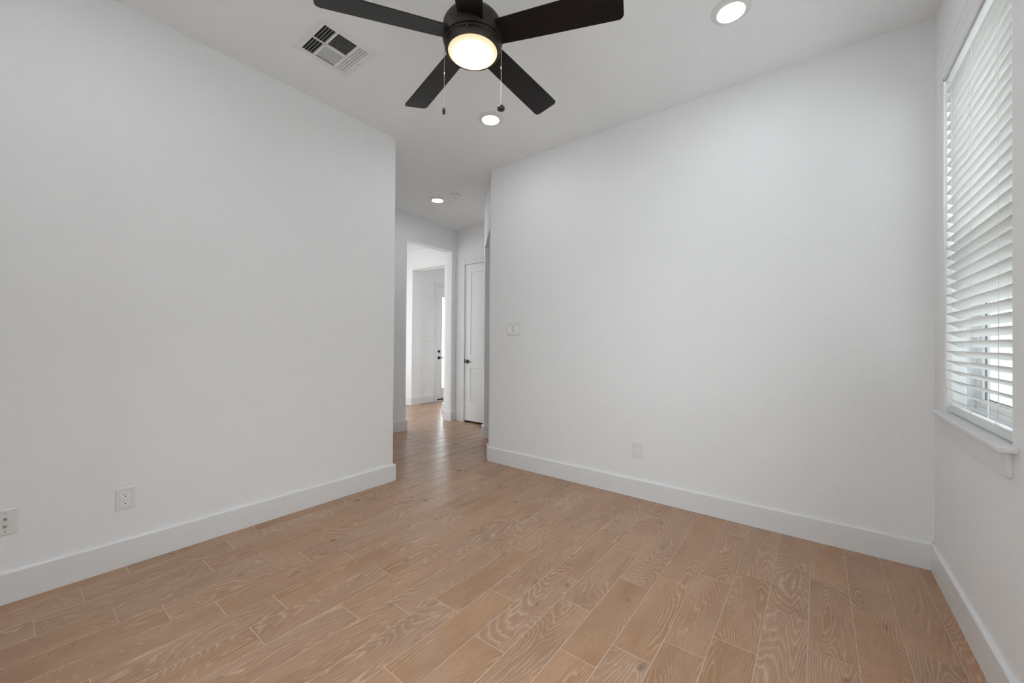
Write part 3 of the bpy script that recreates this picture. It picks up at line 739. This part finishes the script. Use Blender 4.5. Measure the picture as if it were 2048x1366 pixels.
# ------------------------------------------------------------------ smoke alarm
sm = empty('smoke_detector', (-3.500, 3.372, H), label='round white smoke alarm on the hall ceiling', cat='smoke detector')
mb = MB(); mb.lathe([(0.066, 0), (0.066, -0.010), (0.064, -0.012)], seg=40); mb.build('mounting_plate', M['plastic'], parent=sm, smooth=True)
mb = MB(); mb.lathe([(0.061, -0.012), (0.063, -0.020), (0.058, -0.030), (0.046, -0.038), (0.030, -0.041), (0.0002, -0.042)], seg=40); mb.build('cover', M['plastic2'], parent=sm, smooth=True)
mb = MB(); mb.lathe([(0.005, -0.0405), (0.005, -0.0435), (0.0002, -0.0437)], (0.012, -0.004, 0), seg=16); mb.build('test_button', M['gasket'], parent=sm)

# ------------------------------------------------------------------ air register
VX0, VX1, VY0, VY1 = -2.545, -2.188, 1.078, 1.430
vc = ((VX0+VX1)/2, (VY0+VY1)/2)
vt = empty('air_vent', (vc[0], vc[1], H), label='square white supply air register in the ceiling left of the fan', cat='air vent')
def vb(mb, name, mat, lb=None):
    o = mb.build(name, mat); o.parent = vt; o.matrix_parent_inverse = Matrix.Translation((-vc[0], -vc[1], -H))
    if lb: o['label'] = lb
    return o
SX0, SX1, SY_0, SY_1 = -2.507, -2.224, 1.116, 1.389
mb = MB(); zf0, zf1 = H-0.007, H
mb.box((VX0, VY0, zf0), (VX1, SY_0, zf1), bev=0.002); mb.box((VX0, SY_1, zf0), (VX1, VY1, zf1), bev=0.002)
mb.box((VX0, SY_0, zf0), (SX0, SY_1, zf1), bev=0.002); mb.box((SX1, SY_0, zf0), (VX1, SY_1, zf1), bev=0.002)
vb(mb, 'frame', M['vent'])
mb = MB(); mb.box((SX0-0.005, SY_0-0.005, H-0.0012), (SX1+0.005, SY_1+0.005, H-0.0004)); vb(mb, 'dark_backing', M['slot'], 'black sheet standing in for the shaded duct')  # flat black sheet in place of the shade inside the duct
ya, yb_ = SY_0+0.074, SY_0+0.206; xm = (SX0+SX1)/2; zb0 = H-0.0075
mb = MB()
for yv in (ya, yb_): mb.box((SX0, yv-0.006, zb0), (SX1, yv+0.006, H-0.001), bev=0.001)
mb.box((xm-0.009, ya, zb0), (xm+0.009, yb_, H-0.001), bev=0.001)
for xa_, xb_ in ((SX0, SX1),):
    mb.box((xm-0.004, SY_0, zb0), (xm+0.004, ya, H-0.001)); mb.box((xm-0.004, yb_, zb0), (xm+0.004, SY_1, H-0.001))
vb(mb, 'divider', M['vent'])
def louver(m_, a, b, tilt, wd=0.0085, along='x'):
    """thin blade from a to b, tilted about its long axis; leans towards +tilt direction"""
    dz = 0.0075; 
    if along == 'x':
        x0, x1, yc = a[0], b[0], a[1]; t_ = tilt
        v = [(x0, yc, H-0.0075), (x1, yc, H-0.0075), (x1, yc+t_, H-0.0012), (x0, yc+t_, H-0.0012)]
        v2 = [(p[0], p[1]+0.0012, p[2]) for p in v]
    else:
        y0, y1, xc = a[1], b[1], a[0]; t_ = tilt
        v = [(xc, y0, H-0.0075), (xc, y1, H-0.0075), (xc+t_, y1, H-0.0012), (xc+t_, y0, H-0.0012)]
        v2 = [(p[0]+0.0012, p[1], p[2]) for p in v]
    m_.add(v+v2, [(0,1,2,3), (7,6,5,4), (0,4,5,1), (1,5,6,2), (2,6,7,3), (3,7,4,0)])
# banks nearest and farthest from the camera: louvers parallel to the wall; the two middle banks run the other way
for i in range(4):
    mb = MB(); y = SY_0+0.0165*(i+0.75); louver(mb, (SX0, y), (SX1, y), 0.0025); vb(mb, 'louver', M['vent'])
for i in range(4):
    mb = MB(); y = yb_+0.0165*(i+0.75); louver(mb, (SX0, y), (SX1, y), -0.0085); vb(mb, 'louver', M['vent'])
for i in range(9):
    mb = MB(); x = xm+0.012+0.0137*(i+0.6); louver(mb, (x, ya+0.006), (x, yb_-0.006), -0.0055, along='y'); vb(mb, 'louver', M['vent'])
for i in range(9):
    mb = MB(); x = xm-0.010-0.0137*(i+0.6); louver(mb, (x, ya+0.006), (x, yb_-0.006), 0.0022, along='y'); vb(mb, 'louver', M['vent'])
mb = MB(); mb.tube([(xm+0.0, SY_1+0.018, H-0.007), (xm+0.0, SY_1+0.018, H-0.0085)], 0.004, 12); vb(mb, 'screw', M['screw'])

# ------------------------------------------------------------------ wall plates (local: x across, z up, front towards -y)
def plate_mesh(w_, h_, t_=0.006, holes=()):
    m = MB(); b = 0.004
    x0, x1, z0, z1 = -w_/2, w_/2, -h_/2, h_/2
    m.add([(x0, 0, z0), (x1, 0, z0), (x1, 0, z1), (x0, 0, z1), (x0+b*.2, -t_*0.5, z0+b*.2), (x1-b*.2, -t_*0.5, z0+b*.2), (x1-b*.2, -t_*0.5, z1-b*.2), (x0+b*.2, -t_*0.5, z1-b*.2),
           (x0+b, -t_, z0+b), (x1-b, -t_, z0+b), (x1-b, -t_, z1-b), (x0+b, -t_, z1-b)],
          [(3,2,1,0), (0,1,5,4), (1,2,6,5), (2,3,7,6), (3,0,4,7), (4,5,9,8), (5,6,10,9), (6,7,11,10), (7,4,8,11), (8,9,10,11)])
    return m
def disc_y(m, x, z_, r, y0, y1, seg=20, sx=1.0, mi=0):
    vs = []
    for y in (y0, y1):
        for k in range(seg):
            a = 2*math.pi*k/seg; vs.append((x+r*sx*math.cos(a), y, z_+r*math.sin(a)))
    m.add(vs, [tuple(range(seg)), tuple(range(seg, 2*seg))]+[(k, (k+1) % seg, seg+(k+1) % seg, seg+k) for k in range(seg)], mi)
def outlet(loc, rz, label, w_=0.080, h_=0.119):
    o = empty('wall_outlet', loc, (0, 0, rz), label=label, cat='power outlet')
    plate_mesh(w_, h_).build('cover_plate', M['plastic'], parent=o)
    for s in (1, -1):
        m = MB(); zc = 0.0195*s; n = 28; vs = []
        for y in (-0.0055, -0.0085):
            for k in range(n):
                a = 2*math.pi*k/n; vs.append((0.0172*math.cos(a), y, zc+max(-0.0135, min(0.0135, 0.0172*math.sin(a)))))
        m.add(vs, [tuple(range(n)), tuple(range(n, 2*n))]+[(k, (k+1) % n, n+(k+1) % n, n+k) for k in range(n)])
        q = m.build('socket', M['plastic2'], parent=o)
        m = MB()
        m.box((-0.0075, -0.0090, zc+0.0005), (-0.0053, -0.0084, zc+0.0095)); m.box((0.0052, -0.0090, zc+0.0015), (0.0072, -0.0084, zc+0.0090))
        disc_y(m, 0, zc-0.0068, 0.0031, -0.0090, -0.0084, 14)
        m.build('pin_slots', M['slot'], parent=q)
    m = MB(); disc_y(m, 0, 0, 0.0028, -0.0075, -0.006, 14); m.build('screw', M['plastic2'], parent=o)
    return o
outlet((XA, 0.425, 0.363), R(90), 'white double power outlet low on the left wall')
outlet((-1.131, YB, 0.373), 0, 'white double power outlet low on the back wall facing the camera')
# coax plate
cx = empty('coax_wall_plate', (XA, 0.022, 0.373), (0, 0, R(90)), label='white wall plate with two metal coax jacks at the left edge of the photo', cat='wall plate')
plate_mesh(0.080, 0.119).build('cover_plate', M['plastic'], parent=cx)
for s in (1, -1):
    m = MB(); zc = 0.0165*s
    disc_y(m, 0.003, zc, 0.0065, -0.009, -0.0058, 6); disc_y(m, 0.003, zc, 0.0048, -0.017, -0.009, 18); m.build('coax_jack', M['chrome'], parent=cx)
    m = MB(); disc_y(m, 0.003, 0.042*s, 0.0026, -0.0072, -0.0058, 14); m.build('screw', M['screw'], parent=cx)
def rocker(o, x, mat, h_=0.066, w_=0.033, t_=0.0035, toggle=False):
    m = MB()
    if not toggle:
        x0, x1 = x-w_/2, x+w_/2; zt, zb = h_/2, -h_/2
        v = [(x0, -0.0055, zb), (x1, -0.0055, zb), (x1, -0.0055, zt), (x0, -0.0055, zt), (x0+.001, -0.0105, zb+.001), (x1-.001, -0.0105, zb+.001), (x1-.001, -0.0068, zt-.001), (x0+.001, -0.0068, zt-.001)]
        m.add(v, [(0,1,5,4), (1,2,6,5), (2,3,7,6), (3,0,4,7), (4,5,6,7)]); m.build('rocker', mat, parent=o)
    else:
        m.box((x-w_/2, -0.0085, -h_/2), (x+w_/2, -0.0055, h_/2), bev=0.001); q = m.build('dimmer_face', mat, parent=o)
        m = MB(); m.box((x-0.006, -0.0125, -0.020), (x+0.003, -0.0083, 0.020), bev=0.001); m.build('slider', M['plastic2'], parent=q)
        m = MB(); m.box((x-0.010, -0.0088, -0.0235), (x+0.006, -0.0084, 0.0235)); m.build('slider_slot', M['gasket'], parent=q)
# triple switch on the back wall
s3 = empty('light_switch', (-2.388, YB, 1.363), label='white triple-gang light switch on the back wall by the hall corner', cat='light switch')
plate_mesh(0.174, 0.128).build('cover_plate', M['plastic'], parent=s3)
rocker(s3, -0.050, M['plastic2']); rocker(s3, 0.0, M['plastic2'], toggle=True); rocker(s3, 0.050, M['plastic2'])
# single switch on the hall wall
s1 = empty('light_switch', (XD, 3.360, 1.337), (0, 0, R(90)), label='white single light switch on the hall wall just left of the opening', cat='light switch')
plate_mesh(0.078, 0.119).build('cover_plate', M['plastic'], parent=s1); rocker(s1, 0.0, M['plastic2'])
# foyer switches
s2 = empty('light_switch', (XH, 5.415, 1.310), (0, 0, R(90)), label='white light switch plate beside the front door in the foyer', cat='light switch')
plate_mesh(0.125, 0.119).build('cover_plate', M['plastic'], parent=s2); rocker(s2, -0.024, M['plastic2']); rocker(s2, 0.024, M['plastic2'])

# ------------------------------------------------------------------ door stop on the baseboard end
ds = empty('door_stop', (P1.x-BT, 4.000, 0.080), label='small black door stop on the baseboard at the diagonal wall corner', cat='door stop')
m = MB(); m.lathe([(0.010, 0.0), (0.010, -0.004), (0.0035, -0.008), (0.0035, -0.078)], (0, 0, 0), 14, axis='x', cap0=True); m.build('stem', M['black'], parent=ds, smooth=True)
m = MB(); m.lathe([(0.0035, -0.076), (0.0065, -0.077), (0.0065, -0.090), (0.004, -0.093)], (0, 0, 0), 14, axis='x', cap1=True); m.build('bumper', M['black'], parent=ds, smooth=True)
